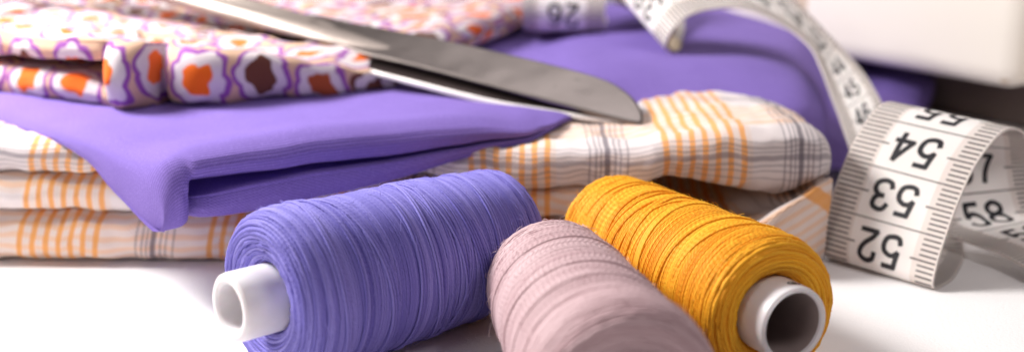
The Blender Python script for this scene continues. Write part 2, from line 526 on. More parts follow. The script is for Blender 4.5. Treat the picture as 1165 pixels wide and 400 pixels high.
    # crossing passes on top: short runs of parallel thread at a steeper lean
    for g in range(int(22 * calm)):
        xc = r.uniform(1.15, tot - 1.2); A = r.uniform(0.08, 0.34) * r.choice([-1, 1]); p0 = r.uniform(0, 6.28)
        k = r.integers(1, 5)
        for q in range(k):
            tq = np.linspace(0, 2 * np.pi * 1.02, 90) + p0
            w = 0.5 - 0.5 * np.cos((tq - tq[0]) / (tq[-1] - tq[0]) * 2 * np.pi)
            xq = xc + q * pitch * 1.25 + A * np.sin(tq - p0 - np.pi / 2) + pitch * (tq - p0) / 6.28
            lay(np.clip(xq, 0.8, tot - 0.8), tq, (pitch * 0.75) * np.minimum(1, 4 * w) - 0.006, np.full(len(tq), pitch * 0.6), np.full(len(tq), np.clip(0.45 + 0.2 * r.normal(), 0.1, 1)))
    # stray fibres standing off the yarn
    nf = 1500
    for _ in range(nf):
        x = r.uniform(0.2, tot - 0.2); tq = r.uniform(0, 6.28)
        ln = abs(r.normal()) * 0.07 + 0.03
        k = 4; f = np.linspace(0, 1, k)
        dth = r.normal() * 0.9 * ln / 1.2; dx = r.normal() * 0.5 * ln
        t0, r0 = mer(x + dx * f); nt, nr = mer_n(x + dx * f)
        hgt = 0.02 + ln * (f - 0.35 * f ** 2) * r.uniform(0.3, 1.0)
        p = world(t0 + nt * hgt, r0 + nr * hgt, tq + dth * f)
        wd = 0.0035
        sdir = r.normal(size=3); sdir /= np.linalg.norm(sdir)
        q = np.stack([p - sdir * wd, p + sdir * wd], 1)
        V.append(q.reshape(-1, 3)); FACES.append(ngrid(k, 2) + off); off += 2 * k
        UV.append(np.zeros((2 * k, 2))); SH.append(np.full(2 * k, 0.8))
    mesh_np('thread_winding', np.concatenate(V), np.concatenate(FACES), mat, root, True, np.concatenate(UV), None, np.concatenate(SH))
    # --- plastic core: a tube with rounded rims, sticking out at the front
    lt = [(-L + 0.1, tube_in), (-L * 0.5, tube_in), (tube_len - 0.10, tube_in), (tube_len - 0.03, tube_in + 0.012), (tube_len, tube_in + 0.05),
          (tube_len + 0.005, (tube_in + tube_out) / 2), (tube_len, tube_out - 0.05), (tube_len - 0.03, tube_out - 0.012), (tube_len - 0.10, tube_out), (0.0, tube_out), (-L * 0.5, tube_out), (-L - 0.25, tube_out), (-L - 0.25, tube_in), (-L + 0.1, tube_in)]
    pc = np.array(lt); nc = 96
    th = np.linspace(0, 2 * np.pi, nc, endpoint=False)
    dense = [pc[0]]
    for i in range(len(pc) - 1):
        for f in np.linspace(0, 1, 4)[1:]: dense.append(pc[i] * (1 - f) + pc[i + 1] * f)
    pc = np.array(dense)
    v = world(np.repeat(pc[:, :1], nc, 1), np.repeat(pc[:, 1:], nc, 1), np.repeat(th[None], len(pc), 0))
    light_stop = world(np.full((1, nc), -L * 0.8), np.full((1, nc), tube_in + 0.01), th[None])  # end disc added deep in the core to keep light out
    ctr = world(np.full((1,), -L * 0.8), np.zeros(1), np.zeros(1))
    nv_ = len(pc) * nc
    fc = [tuple(q) for q in ngrid(len(pc), nc, True)] + [(nv_ + i, nv_ + (i + 1) % nc, nv_ + nc) for i in range(nc)]
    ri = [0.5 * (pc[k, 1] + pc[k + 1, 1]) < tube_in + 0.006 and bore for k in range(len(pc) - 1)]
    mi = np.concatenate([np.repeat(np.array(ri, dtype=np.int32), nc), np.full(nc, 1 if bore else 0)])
    core = mesh_np('core', np.concatenate([v.reshape(-1, 3), light_stop[0], ctr]), fc, [M['plastic'], M['bore']], root, True, None, mi)
    if mark:
        # little ringed emblem moulded on the top of the core
        c_t, c_th = tube_len * 0.55, math.pi / 2 + 0.18
        pts, fc = [], []
        def disc(rr0, rr1, n=28):
            b = len(pts)
            for i in range(n):
                q = 2 * math.pi * i / n
                for rr in (rr0, rr1):
                    pts.append(world(np.array(c_t + rr * math.sin(q) * 0.9), np.array(tube_out + 0.006), np.array(c_th + rr * 1.5 * math.cos(q) / tube_out)))
            for i in range(n):
                j = (i + 1) % n
                fc.append((b + 2 * i, b + 2 * j, b + 2 * j + 1, b + 2 * i + 1))
        disc(0.055, 0.075); disc(0.006, 0.035)
        mesh_np('emblem', pts, fc, M['ink'], core)
    return root

spool('violet thread spool lying in front of the purple cloth, white core pointing left',
      (-3.725, -5.469), -0.823, 4.80, 1.339, 1.215, M['violet'], 0.53, 0.345, 0.60, 0.040, 3, calm=0.5)
spool('golden orange thread spool beside the tape measure, hollow white core facing front',
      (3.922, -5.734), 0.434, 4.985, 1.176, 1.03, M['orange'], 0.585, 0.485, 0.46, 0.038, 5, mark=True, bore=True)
spool('dusty pink thread spool lying in front between the violet and the orange spools',
      (1.48, -8.76), 0.179, 4.80, 1.245, 1.07, M['pink'], 0.53, 0.38, 0.45, 0.034, 8, calm=0.4)

# ------------------------------------------------------------------ plaid cloth (bottom of the pile)
def build_plaid():
    st = []
    # x, front y, top z, lobe bounds [(ztop, zbot, a_front, depth)...]
    def section(x, yf, zt, lobes, B=11.0, zb=None):
        zb = zt if zb is None else zb
        P = fold_profile(B, zt, [(a / zt, b / zt, c, d) for a, b, c, d in lobes])
        out = []
        for a, h in P:
            z = 0.02 + h * zt
            if h > 0.999:
                f = min(1, max(0, (a - 1.5) / 4))
                z = 0.02 + zt + (zb - zt) * f
            out.append((x, yf + a, z))
        return out
    L3 = lambda zt, d=1.1, j=0.0: [(zt, 0.735 * zt, 0.30 + j, d), (0.725 * zt, 0.42 * zt, 0.12 - j, d), (0.41 * zt, 0.0, 0.0, d)]
    st.append(section(-16.0, -0.40, 2.36, L3(2.36), zb=2.25))
    st.append(section(-13.0, -0.40, 2.36, L3(2.36, j=0.05), zb=2.25))
    st.append(section(-10.0, -0.45, 2.36, L3(2.36), zb=2.25))
    st.append(section(-8.0, -0.50, 2.36, L3(2.36, j=-0.04), zb=2.25))
    st.append(section(-6.0, -0.55, 2.36, L3(2.36), zb=2.25))
    st.append(section(-4.0, -0.55, 2.32, L3(2.32), zb=2.3))
    st.append(section(-2.0, -0.3, 2.25, L3(2.25), zb=2.3))
    st.append(section(0.0, -0.45, 2.28, [(2.28, 1.50, 0.0, 0.6), (1.48, 0.9, 0.15, 0.8), (0.88, 0, 0.1, 1)], zb=2.35))
    st.append(section(1.3, -0.55, 2.32, [(2.32, 1.52, 0.0, 0.5), (1.50, 0.8, 0.1, 0.7), (0.78, 0, 0.1, 1)], zb=2.4))
    st.append(section(2.3, -0.62, 2.38, [(2.38, 1.56, 0.0, 0.5), (1.50, 0.6, 0.15, 0.5), (0.58, 0, 0.2, 1)], zb=2.44))
    st.append(section(2.75, -0.62, 2.44, [(2.44, 1.66, 0.0, 1.2), (1.18, 0.5, 0.3, 0.5), (0.48, 0, 0.3, 1)], zb=2.44))
    st.append(section(3.2, -0.60, 2.54, [(2.54, 1.70, 0.0, 2.6), (0.62, 0.3, 0.65, 0.5), (0.28, 0, 0.6, 1)], zb=2.46))
    st.append(section(4.1, -0.62, 2.64, [(2.64, 1.50, 0.0, 2.8), (0.58, 0.3, 0.55, 0.5), (0.28, 0, 0.5, 1)], zb=2.5))
    st.append(section(4.8, -0.58, 2.66, [(2.66, 1.38, 0.0, 2.4), (0.80, 0.35, 0.15, 0.5), (0.33, 0, 0.2, 1)], zb=2.45))
    st.append(section(5.4, -0.48, 2.66, [(2.66, 1.38, 0.0, 1.2), (1.22, 0.35, -0.10, 0.5), (0.33, 0, 0.0, 1)], zb=2.3))
    st.append(section(5.95, -0.30, 2.46, [(2.46, 1.58, 0.0, 0.3), (1.55, 0.4, 0.0, 0.5), (0.38, 0, 0.2, 1)], zb=2.1))
    st.append(section(6.18, 0.0, 2.16, [(2.16, 1.60, 0.0, 0.1), (1.59, 0.5, 0.1, 0.3), (0.48, 0, 0.2, 1)], zb=1.9))
    st.append(section(6.25, 0.4, 1.75, [(1.75, 1.55, 0.0, 0.1), (1.54, 0.5, 0.1, 0.3), (0.48, 0.1, 0.2, 1)], zb=1.7))
    def us(G):
        x = G[..., 0]
        f = np.clip((-2.5 - x) / 2.5, 0, 1); f = f * f * (3 - 2 * f)
        return x - 1.35 + 1.2 * f - 0.18 * (G[..., 2] - 1.2) * f
    o = loft('plaid_fabric', st, 300, 260, M['plaid'], 9, us, wrinkle=0.085, wscale=1.05, ridge=0.6, seed=2.0, vshift=0.55)
    # turned-up edge of the lowest layer at the right end
    rim = [(946, 202, 21.75), (930, 212, 21.45), (905, 228, 21.2), (880, 242, 21.05), (858, 256, 21.05), (838, 272, 21.15)]
    hs = []
    for k, (u_, v_, Y_) in enumerate(rim):
        R_ = at(u_, v_, Y_); z = R_[2]
        row = [R_ + np.array([0.05, 0.9, -0.30 * z]), R_ + np.array([0.0, 0.45, -0.16]), R_ + np.array([0, 0.16, -0.03]), R_, R_ + np.array([0, -0.08, -0.05]),
               R_ + np.array([-0.02, -0.14, -0.25 * z]), R_ + np.array([-0.04, -0.10, -0.55 * z]), R_ + np.array([-0.02, -0.02, -0.85 * z])]
        row.append(np.array([R_[0], R_[1] + 0.1, 0.03]))
        hs.append(row)
    loft('turned_edge', hs, 60, 60, M['plaid'], 3, lambda G: 0.92 + 0.25 * (G[..., 0] - 5) + 0.3 * G[..., 2], wrinkle=0.03, wscale=1.3, seed=4.0, parent=o, vshift=1.5)
    tag(o, 'white and orange plaid cloth folded in layers at the bottom of the pile', 'cloth', 'folded cloths in a pile')
build_plaid()

# ------------------------------------------------------------------ purple cloth
def build_purple():
    secs = []
    def section(f, d, zt, zl, ztb, zlb, flat=1.0, op=0.0, mouth=(0.62, 0.48), dep=1.6, setb=0.0, drop=0.0, dw=1.0, B=13.0, bulge=0.0, roll=0.5):
        d = np.array(d, float); d /= np.linalg.norm(d)
        P = fold_profile(B, zt - zl, [(1.0, mouth[0], 0.0, dep), (mouth[1], 0.0, setb, 0)], op, roll, lead=(1.0, 0.75, 0.52, 0.34, 0.2, 0.12, 0.075))
        glen = 3.6 if f[0] < -5.1 else 4.5
        out = []
        for a, h in P:
            g = min(1, max(0, a / glen)); g = g * g * (3 - 2 * g)
            T = zt + (ztb - zt) * g - drop * math.exp(-(a / dw) ** 1.5) + bulge * math.exp(-((a - 0.6) / 0.75) ** 2); Bt = zl + (zlb - zl) * g
            T = max(T, Bt + 0.12)
            out.append((f[0] + d[0] * a, f[1] + d[1] * a, Bt + h * flat * (T - Bt)))
        return out
    # left side: a soft roll, narrow at the front corner and wide towards the back
    secs.append(section((-6.06, -2.50), (-0.74, 0.67), 2.44, 1.36, 2.60, 2.40, 0.02))
    secs.append(section((-6.05, -2.60), (-0.725, 0.69), 2.46, 1.34, 2.62, 2.40, 0.40))
    secs.append(section((-5.98, -2.69), (-0.70, 0.715), 2.50, 1.32, 2.66, 2.40, 0.76, bulge=0.03))
    secs.append(section((-5.82, -2.68), (-0.67, 0.745), 2.55, 1.33, 2.68, 2.40, 0.96, bulge=0.06))
    secs.append(section((-5.64, -2.58), (-0.64, 0.77), 2.58, 1.35, 2.68, 2.38, bulge=0.10))
    secs.append(section((-5.54, -2.48), (-0.63, 0.78), 2.60, 1.37, 2.68, 2.38, op=0.30, mouth=(0.70, 0.36), dep=1.0, setb=0.4, bulge=0.12))
    secs.append(section((-5.47, -2.40), (-0.62, 0.785), 2.61, 1.39, 2.68, 2.38, op=1.0, mouth=(0.68, 0.30), dep=2.6, setb=0.55, bulge=0.14))
    secs.append(section((-5.2, -2.22), (-0.60, 0.80), 2.62, 1.42, 2.68, 2.38, op=1.0, mouth=(0.66, 0.36), dep=2.8, setb=0.32, bulge=0.16))
    secs.append(section((-4.15, -1.62), (-0.52, 0.85), 2.64, 1.52, 2.66, 2.36, op=1.0, mouth=(0.60, 0.42), dep=2.4, setb=0.12, bulge=0.18))
    secs.append(section((-2.4, -0.82), (-0.36, 0.93), 2.66, 1.80, 2.64, 2.35, op=1.0, mouth=(0.46, 0.36), dep=2.0, setb=0.02, bulge=0.22))
    secs.append(section((-0.9, -0.32), (-0.2, 0.98), 2.66, 2.10, 2.62, 2.38, op=1.0, mouth=(0.40, 0.30), dep=1.6, setb=0.04, bulge=0.18))
    secs.append(section((0.20, 0.08), (-0.08, 1.0), 2.60, 2.36, 2.60, 2.4, op=0.8, mouth=(0.36, 0.28), dep=0.7, bulge=0.06))
    secs.append(section((0.75, 0.80), (0.0, 1.0), 2.56, 2.42, 2.64, 2.5))
    secs.append(section((1.45, 2.0), (0.03, 1.0), 2.78, 2.40, 2.86, 2.45, drop=0.28, dw=1.3))
    secs.append(section((2.5, 2.75), (0.05, 1.0), 2.96, 2.16, 2.96, 2.3, drop=0.55, dw=1.4))
    secs.append(section((4.2, 3.0), (0.08, 1.0), 3.00, 2.0, 2.96, 2.2, drop=0.62, dw=1.5))
    secs.append(section((5.4, 3.0), (0.12, 1.0), 2.94, 1.8, 2.88, 1.8, drop=0.62, dw=1.5))
    secs.append(section((6.3, 3.1), (0.2, 1.0), 2.74, 1.4, 2.55, 1.4, drop=0.5, dw=1.4))
    secs.append(section((6.85, 3.5), (0.24, 0.97), 2.25, 1.0, 2.0, 0.9, drop=0.25))
    secs.append(section((7.15, 3.8), (0.26, 0.965), 1.6, 0.7, 1.5, 0.7))
    secs.append(section((7.7, 4.2), (0.30, 0.955), 1.32, 0.6, 1.3, 0.6))
    secs.append(section((8.6, 4.9), (0.36, 0.93), 1.28, 0.55, 1.28, 0.55))
    secs.append(section((9.4, 5.5), (0.40, 0.915), 1.2, 0.55, 1.2, 0.55, 0.8))
    secs.append(section((9.6, 5.7), (0.40, 0.915), 1.1, 0.55, 1.1, 0.55, 0.05))
    o = loft('purple_fabric', secs, 420, 220, M['purple'], 8, None, wrinkle=0.055, wscale=0.42, seed=9.0)
    tag(o, 'plain purple cloth folded on the plaid, its open fold corner jutting to the front', 'cloth', 'folded cloths in a pile')
build_purple()

# ------------------------------------------------------------------ floral cloth
def build_floral():
    secs = []
    closed = (0.505, 0.495)
    def section(f, d, B, zt, zl, ztb, flat=1.0, mouth=(0.53, 0.47), dep=1.4, up=0.0, lo=0.0):
        op = 0.0 if mouth == closed else 1.0
        d = np.array(d, float); d /= np.linalg.norm(d)
        P = fold_profile(B, zt - zl, [(1.0, mouth[0], up, dep), (mouth[1], 0.0, lo, 0)], op)
        out = []
        for a, h in P:
            g = min(1, max(0, (a - 0.3) / 3.2)); g = g * g * (3 - 2 * g)
            T = zt + (ztb - zt) * g
            Bt = zl + 0.04 * g
            hh = 0.5 + (h - 0.5) * flat
            out.append((f[0] + d[0] * a, f[1] + d[1] * a, Bt + hh * (T - Bt)))
        return out
    zl = 2.68
    secs.append(section((-17.0, 5.6), (0.1, 1), 14, 4.0, zl, 3.7, 1, (0.59, 0.42), 1.8, 0.1, 0.0))
    secs.append(section((-13.0, 4.0), (0.1, 1), 14, 3.98, zl, 3.7, 1, (0.59, 0.42), 1.8, 0.1, 0.0))
    secs.append(section((-11.0, 3.0), (0.1, 1), 14, 3.98, zl, 3.68, 1, (0.60, 0.42), 1.8, 0.05, 0.0))
    secs.append(section((-9.6, 2.25), (0.08, 1), 14, 3.98, zl, 3.66, 1, (0.63, 0.41), 1.8, 0.0, 0.0))
    secs.append(section((-8.60, 1.75), (0.06, 1), 14, 3.98, zl - 0.02, 3.64, 1, (0.70, 0.36), 1.7, 0.05, 0.10))
    secs.append(section((-8.28, 1.50), (0.05, 1), 14, 3.99, zl - 0.04, 3.62, 1, (0.72, 0.34), 1.0, 0.30, 0.16))
    secs.append(section((-8.16, 1.20), (0.05, 1), 14, 4.00, zl - 0.05, 3.62, 1, closed, 0.02, 0.05, 0.0))
    secs.append(section((-7.84, 1.02), (0.05, 1), 14, 4.00, zl - 0.05, 3.6, 1, closed, 0.02, 0.04, 0.0))
    secs.append(section((-7.46, 1.36), (0.06, 1), 14, 3.97, zl - 0.03, 3.58, 1, closed, 0.02, 0.0, 0.0))
    secs.append(section((-7.24, 2.05), (0.06, 1), 14, 3.92, zl - 0.0, 3.56, 1, closed, 0.02, 0.0, 0.0))
    secs.append(section((-7.02, 1.72), (0.07, 1), 14, 3.90, zl, 3.55, 1, closed, 0.02, 0.0, 0.0))
    secs.append(section((-6.4, 1.50), (0.10, 1), 14, 3.84, zl, 3.52, 1, closed, 0.02, 0.0, 0.0))
    secs.append(section((-5.2, 2.1), (0.16, 1), 14, 3.62, zl, 3.48, 1, closed, 0.02, 0.0, 0.0))
    secs.append(section((-4.0, 2.8), (0.26, 0.97), 13, 3.30, zl, 3.5, 1, closed, 0.02, 0.0, 0.0))
    secs.append(section((-3.2, 3.4), (0.33, 0.94), 12, 3.08, zl, 3.52, 1, closed, 0.02, 0.0, 0.0))
    secs.append(section((-2.75, 3.75), (0.36, 0.93), 11.5, 2.98, zl, 3.45, 0.85, closed, 0.02, 0.0, 0.0))
    secs.append(section((-2.55, 4.0), (0.37, 0.93), 11, 2.95, zl, 3.4, 0.5, closed, 0.02, 0.0, 0.0))
    secs.append(section((-2.48, 4.15), (0.37, 0.93), 11, 2.95, zl, 3.4, 0.05, closed, 0.02, 0.0, 0.0))
    o = loft('floral_fabric', secs, 280, 200, M['floral'], 9, None, wrinkle=0.13, wscale=0.7, ridge=0.5, seed=20.0, vshift=0.35)
    tag(o, 'floral print cloth with orange and brown flowers, folded on top of the pile', 'cloth', 'folded cloths in a pile')
build_floral()

# ------------------------------------------------------------------ scissors
def build_scissors():
    T = at(728, 142, 22.95); P = at(350, 42, 26.8)
    ax = (P - T) / np.linalg.norm(P - T)
    far = at(560, 60, 25.75)
    n = np.cross(ax, far - T); n /= np.linalg.norm(n)
    if n[2] < 0: n = -n
    side = np.cross(n, ax)
    if side[1] < 0: side = -side
    root = empty('scissors', (0, 0, 0))
    root.location = T * 0.4 + P * 0.6
    O = np.array(root.location)
    tag(root, 'closed steel scissors lying across the floral and purple cloths, tip on the plaid', 'scissors')
    def plate(name, outline, plane_shift, thick, mat, bevel_from=None, parent=root):
        p0 = T + n * plane_shift
        top = [at_plane(u, v, p0, n) for u, v in outline]
        top = catmull(np.array(top + [top[0]]), len(top) * 6)[:-1]
        c = top.mean(0)
        k = len(top)
        inn = c + (top - c) * np.array([1, 1, 1])
        # slightly domed plate: inner ring inset, rim lower
        inset = []
        for i in range(k):
            tg = top[(i + 1) % k] - top[i - 1]; tg /= np.linalg.norm(tg) + 1e-9
            pin = np.cross(n, tg)
            if np.dot(pin, c - top[i]) < 0: pin = -pin
            inset.append(top[i] + pin * 0.05)
        inset = np.array(inset)
        V = np.concatenate([inset, top - n * 0.02, top - n * thick, inset - n * (thick + 0.01)]) - O
        Fs = []
        for a in range(3):
            for i in range(k):
                j = (i + 1) % k
                Fs.append((a * k + i, a * k + j, (a + 1) * k + j, (a + 1) * k + i))
        Fs.append(tuple(range(k))); Fs.append(tuple(reversed(range(3 * k, 4 * k))))
        return mesh_np(name, V, Fs, mat, parent, False)
    upper = [(340, 40), (400, 57), (480, 76), (560, 97), (650, 121), (700, 134), (722, 139), (731, 137), (729, 124), (716, 107), (690, 91), (640, 76), (560, 57), (480, 40), (400, 25), (345, 16)]
    b1 = plate('blade', upper, 0.0, 0.07, M['steel'])
    b1['label'] = 'upper blade with flat grey face'
    lower = [(300, 44), (400, 74), (480, 94), (560, 113), (650, 127), (700, 136), (724, 141), (728, 139), (700, 120), (640, 100), (560, 78), (480, 60), (400, 44), (310, 26)]
    b2 = plate('blade', lower, -0.17, 0.06, M['inner'])
    b2['label'] = 'lower blade with bright bevelled edge'
    # bevel along the lower blade's cutting edge, its highlight painted in as pale colour: a wedge strip that turns towards the front
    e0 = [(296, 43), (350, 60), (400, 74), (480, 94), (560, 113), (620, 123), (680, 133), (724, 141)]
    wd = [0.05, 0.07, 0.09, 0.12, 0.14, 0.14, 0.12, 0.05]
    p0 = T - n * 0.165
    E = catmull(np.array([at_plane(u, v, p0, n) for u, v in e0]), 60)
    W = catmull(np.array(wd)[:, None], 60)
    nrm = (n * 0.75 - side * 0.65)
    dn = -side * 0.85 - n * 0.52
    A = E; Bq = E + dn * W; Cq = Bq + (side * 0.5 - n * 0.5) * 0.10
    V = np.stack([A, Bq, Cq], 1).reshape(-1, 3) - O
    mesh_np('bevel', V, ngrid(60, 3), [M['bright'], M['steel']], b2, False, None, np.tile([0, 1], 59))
    # pivot screw
    pc = at_plane(352, 32, T, n)
    k = 24; V = []; Fs = []
    for rr, hh in ((0.26, -0.05), (0.26, 0.05), (0.2, 0.09), (0.0, 0.10)):
        for i in range(k):
            q = 2 * math.pi * i / k
            V.append(pc + n * hh + rr * (math.cos(q) * ax + math.sin(q) * side) - O)
    Fs = [tuple(x) for x in ngrid(4, k, True)]
    mesh_np('screw', V, Fs, M['steel'], root)
    # shanks and finger bows
    def sweep(name, path, ra, rb, mat):
        pth = catmull(np.array(path), 70); ra = catmull(np.array(ra)[:, None], 70)[:, 0]; rb = catmull(np.array(rb)[:, None], 70)[:, 0]
        tg = np.gradient(pth, axis=0); tg /= np.linalg.norm(tg, axis=1)[:, None]
        K = 14; V = []
        for p, t_, a_, b_ in zip(pth, tg, ra, rb):
            s_ = np.cross(n, t_); s_ /= np.linalg.norm(s_)
            n_ = np.cross(t_, s_)
            for i in range(K):
                q = 2 * math.pi * i / K
                V.append(p + a_ * math.cos(q) * s_ + b_ * math.sin(q) * n_ - O)
        Fs = [tuple(x) for x in ngrid(70, K, True)] + [tuple(range(K)), tuple(reversed(range(69 * K, 70 * K)))]
        return mesh_np(name, V, Fs, mat, root)
    def loc(a, s_, h):
        return T + ax * (np.linalg.norm(P - T) + a) + side * s_ + n * h
    for sg, h in ((1, -0.12), (-1, 0.02)):
        pts = [loc(-2.2, 0.40, h - 0.06), loc(-0.6, 0.40 + 0.16 * sg, h), loc(2.2, 0.40 + 0.22 * sg, h), loc(5.2, 0.42 + 0.28 * sg, h + 0.02), loc(8.4, 0.42 + 0.5 * sg, h + 0.05)]
        c0 = 0.42 + 1.55 * sg
        for q in np.linspace(0, 2 * math.pi, 13):
            pts.append(loc(10.6 - 1.7 * math.cos(q), c0 - sg * 1.0 * math.cos(q) * 0.35 - sg * 1.05 * math.sin(q) * -1 * 0.9, h + 0.08))
        m = len(pts)
        ra = [0.05, 0.30, 0.30, 0.27, 0.25] + [0.26] * (m - 5)
        rb = [0.02, 0.11, 0.2, 0.2, 0.18] + [0.18] * (m - 5)
        sweep('handle', pts, ra, rb, M['shank'])
build_scissors()

# ------------------------------------------------------------------ tape measure
GLYPH = {  # strokes in a 0..0.62 x 0..1 box
    '0': [[(0.31, 1), (0.10, .90), (0.03, .5), (0.10, .10), (0.31, 0), (0.52, .10), (0.59, .5), (0.52, .90), (0.31, 1)]],
    '1': [[(0.12, .78), (0.26, .86), (0.36, 1.0)], [(0.36, 1.0), (0.36, 0)]],
    '2': [[(0.05, .72), (0.10, .92), (0.31, 1), (0.53, .90), (0.55, .70), (0.42, .46), (0.16, .20), (0.05, 0)], [(0.05, 0.0), (0.59, 0.0)]],
    '3': [[(0.06, .80), (0.16, .97), (0.33, 1), (0.52, .90), (0.52, .66), (0.38, .54), (0.26, .53)], [(0.26, .53), (0.44, .50), (0.58, .34), (0.55, .12), (0.34, 0), (0.12, .04), (0.04, .20)]],
    '4': [[(0.44, 0), (0.44, 1.0)], [(0.44, 1.0), (0.03, .28)], [(0.03, .28), (0.61, .28)]],
    '5': [[(0.54, 1.0), (0.15, 1.0)], [(0.15, 1.0), (0.08, .50)], [(0.08, .50), (0.20, .61), (0.36, .63), (0.54, .52), (0.59, .32), (0.52, .09), (0.30, 0), (0.11, .04), (0.04, .20)]],
    '6': [[(0.54, .86), (0.42, .99), (0.25, .97), (0.10, .78), (0.05, .45), (0.09, .14), (0.30, 0), (0.51, .08), (0.58, .30), (0.50, .54), (0.31, .60), (0.12, .50), (0.06, .34)]],
    '7': [[(0.04, 1.0), (0.58, 1.0)], [(0.58, 1.0), (0.40, .66), (0.28, .34), (0.23, 0)]],
    '8': [[(0.31, .54), (0.10, .64), (0.08, .86), (0.31, 1), (0.54, .86), (0.52, .64), (0.31, .54), (0.06, .42), (0.04, .14), (0.31, 0), (0.58, .14), (0.56, .42), (0.31, .54)]],
    '9': [[(0.08, .14), (0.20, .01), (0.37, .03), (0.52, .22), (0.57, .55), (0.53, .86), (0.32, 1), (0.11, .92), (0.04, .70), (0.12, .46), (0.31, .40), (0.50, .50), (0.56, .66)]],
}

def build_tape():
    W = 2.3
    av = np.array([-0.45, 0.75, 0.48]); av /= np.linalg.norm(av)
    E1, E2 = [], []
    def pair(a, b): E1.append(np.array(a)); E2.append(np.array(b))
    # rear coil: front face turned to the viewer, running up and over
    pair(at(690, 20, 33.6), at(600, 14, 33.6))
    pair(at(690, 34, 32.6), at(600, 30, 32.6))
    pair(at(688, 36, 31.7), at(597, 33, 31.7))
    pair(at(688, 22, 31.3), at(594, 18, 31.3))
    pair(at(690, -2, 31.4), at(596, -6, 31.4))
    pair(at(700, -30, 32.2), at(604, -34, 32.2))
    pair(at(722, -48, 33.6), at(628, -52, 33.8))
    pair(at(748, -40, 34.6), at(664, -44, 35.2))
    pair(at(770, -8, 34.0), at(690, -16, 35.2))
    pair(at(778, 28, 31.6), at(702, 4, 33.0))
    # second coil: foot, front face, arch over, down on the right
    def b(u, v, Y, k=1.0, tw=0.0):
        p = at(u, v, Y)
        a2 = av * (1 - tw) + np.array([0.5, 0.85, 0.15]) * tw
        a2 /= np.linalg.norm(a2)
        pair(p, p + a2 * W * k)
    b(770, 58, 28.9); b(757, 54, 28.35); b(764, 36, 28.2); b(780, 20, 28.3); b(808, 11, 28.5)
    b(850, 11, 28.5, 1, 0.1); b(893, 31, 28.1, 1, 0.25); b(921, 53, 27.6, 1, 0.45)
    # twist and run down behind the front loop
    pair(at(934, 78, 27.0), at(952, 50, 28.4))
    pair(at(945, 108, 26.1), at(981, 82, 27.2))
    pair(at(957, 140, 25.2), at(1000, 112, 26.0))
    pair(at(970, 180, 24.3), at(1024, 160, 24.8))
    pair(at(980, 230, 23.5), at(1076, 225, 23.6))
    pair(at(978, 275, 22.9), at(1096, 284, 22.4))
    pair(at(958, 292, 22.25), at(1085, 319, 20.9))
    # front loop
    pair(at(940, 290, 21.85), at(1063, 327, 20.25))
    pair(at(938, 264, 21.95), at(1066, 302, 20.35))
    pair(at(946, 228, 22.15), at(1078, 264, 20.55))
    pair(at(959, 190, 22.35), at(1092, 226, 20.8))
    pair(at(976, 153, 22.5), at(1111, 186, 21.05))
    pair(at(999, 122, 22.7), at(1138, 152, 21.35))
    pair(at(1020, 118, 22.95), at(1158, 147, 21.75))
    pair(at(1038, 136, 23.2), at(1168, 158, 22.4))
    pair(at(1042, 180, 23.15), at(1170, 180, 22.75))
    pair(at(1048, 222, 22.9), at(1174, 210, 22.7))
    pair(at(1060, 256, 22.6), at(1184, 240, 22.5))
    pair(at(1092, 272, 22.1), at(1208, 246, 22.2))
    pair(at(1140, 290, 21.3), at(1256, 258, 21.6))
    pair(at(1200, 322, 20.0), at(1310, 284, 20.4))
    pair(at(1280, 360, 18.7), at(1400, 314, 19.1))
    n = 1400
    A = catmull(np.array(E1), n); B = catmull(np.array(E2), n)
    A[:, 2] = np.maximum(A[:, 2], 0.03); B[:, 2] = np.maximum(B[:, 2], 0.03)
    C = (A + B) / 2
    L = np.concatenate([[0], np.cumsum(np.linalg.norm(np.diff(C, axis=0), axis=1))])
    # length reading: make the middle of "53" fall where it stands on the front face
    target = (at(953, 209, 22.4) + at(1085, 245, 20.75)) / 2
    i0 = np.argmin(np.linalg.norm(C - target, axis=1))
    L = L - L[i0] + 53.0
    l0, l1 = L[0], L[-1]
    def S(l, w, off=0.0):
        l = np.asarray(l, float); w = np.asarray(w, float)
        a = np.stack([np.interp(l, L, A[:, k]) for k in range(3)], -1)
        b = np.stack([np.interp(l, L, B[:, k]) for k in range(3)], -1)
        p = a + (b - a) * (w / W)[..., None]
        if np.any(off):
            e = 0.02
            a1 = np.stack([np.interp(l + e, L, C[:, k]) for k in range(3)], -1) - np.stack([np.interp(l - e, L, C[:, k]) for k in range(3)], -1)
            nn = np.cross(b - a, a1); nn /= np.linalg.norm(nn, axis=-1)[..., None] + 1e-9   # outer side
            p = p + nn * np.asarray(off)[..., None]
        return p
    root_loc = np.array([7.6, 0.4, 0.0])
    V, Fs, MI, UV = [], [], [], []
    off = 0
    def add(v, f, mi, uv=None):
        nonlocal off
        v = v.reshape(-1, 3) - root_loc
        V.append(v); Fs.append(f + off); MI.append(np.full(len(f), mi))
        UV.append(np.zeros((len(v), 2)) if uv is None else uv.reshape(-1, 2)); off += len(v)
    ll = np.linspace(l0, l1, 900)
    TH = 0.022
    ws = np.array([0.0, 0.06, 0.30, 0.53, 0.56, 1.0, 1.5, 1.83, 1.86, 2.05, 2.24, 2.3])
    for o_ in (TH, -TH):
        LL, WW = np.meshgrid(ll, ws, indexing='ij')
        sel = ngrid(len(ll), len(ws))
        if o_ < 0: sel = sel[:, ::-1]
        wi = np.tile(np.arange(len(ws) - 1), len(ll) - 1)
        add(S(LL, WW, np.full(LL.shape, o_)), sel, 0, np.stack([LL, WW], -1))
        mi = np.where((wi >= 4) & (wi <= 6), 1, 0)
        MI[-1] = mi
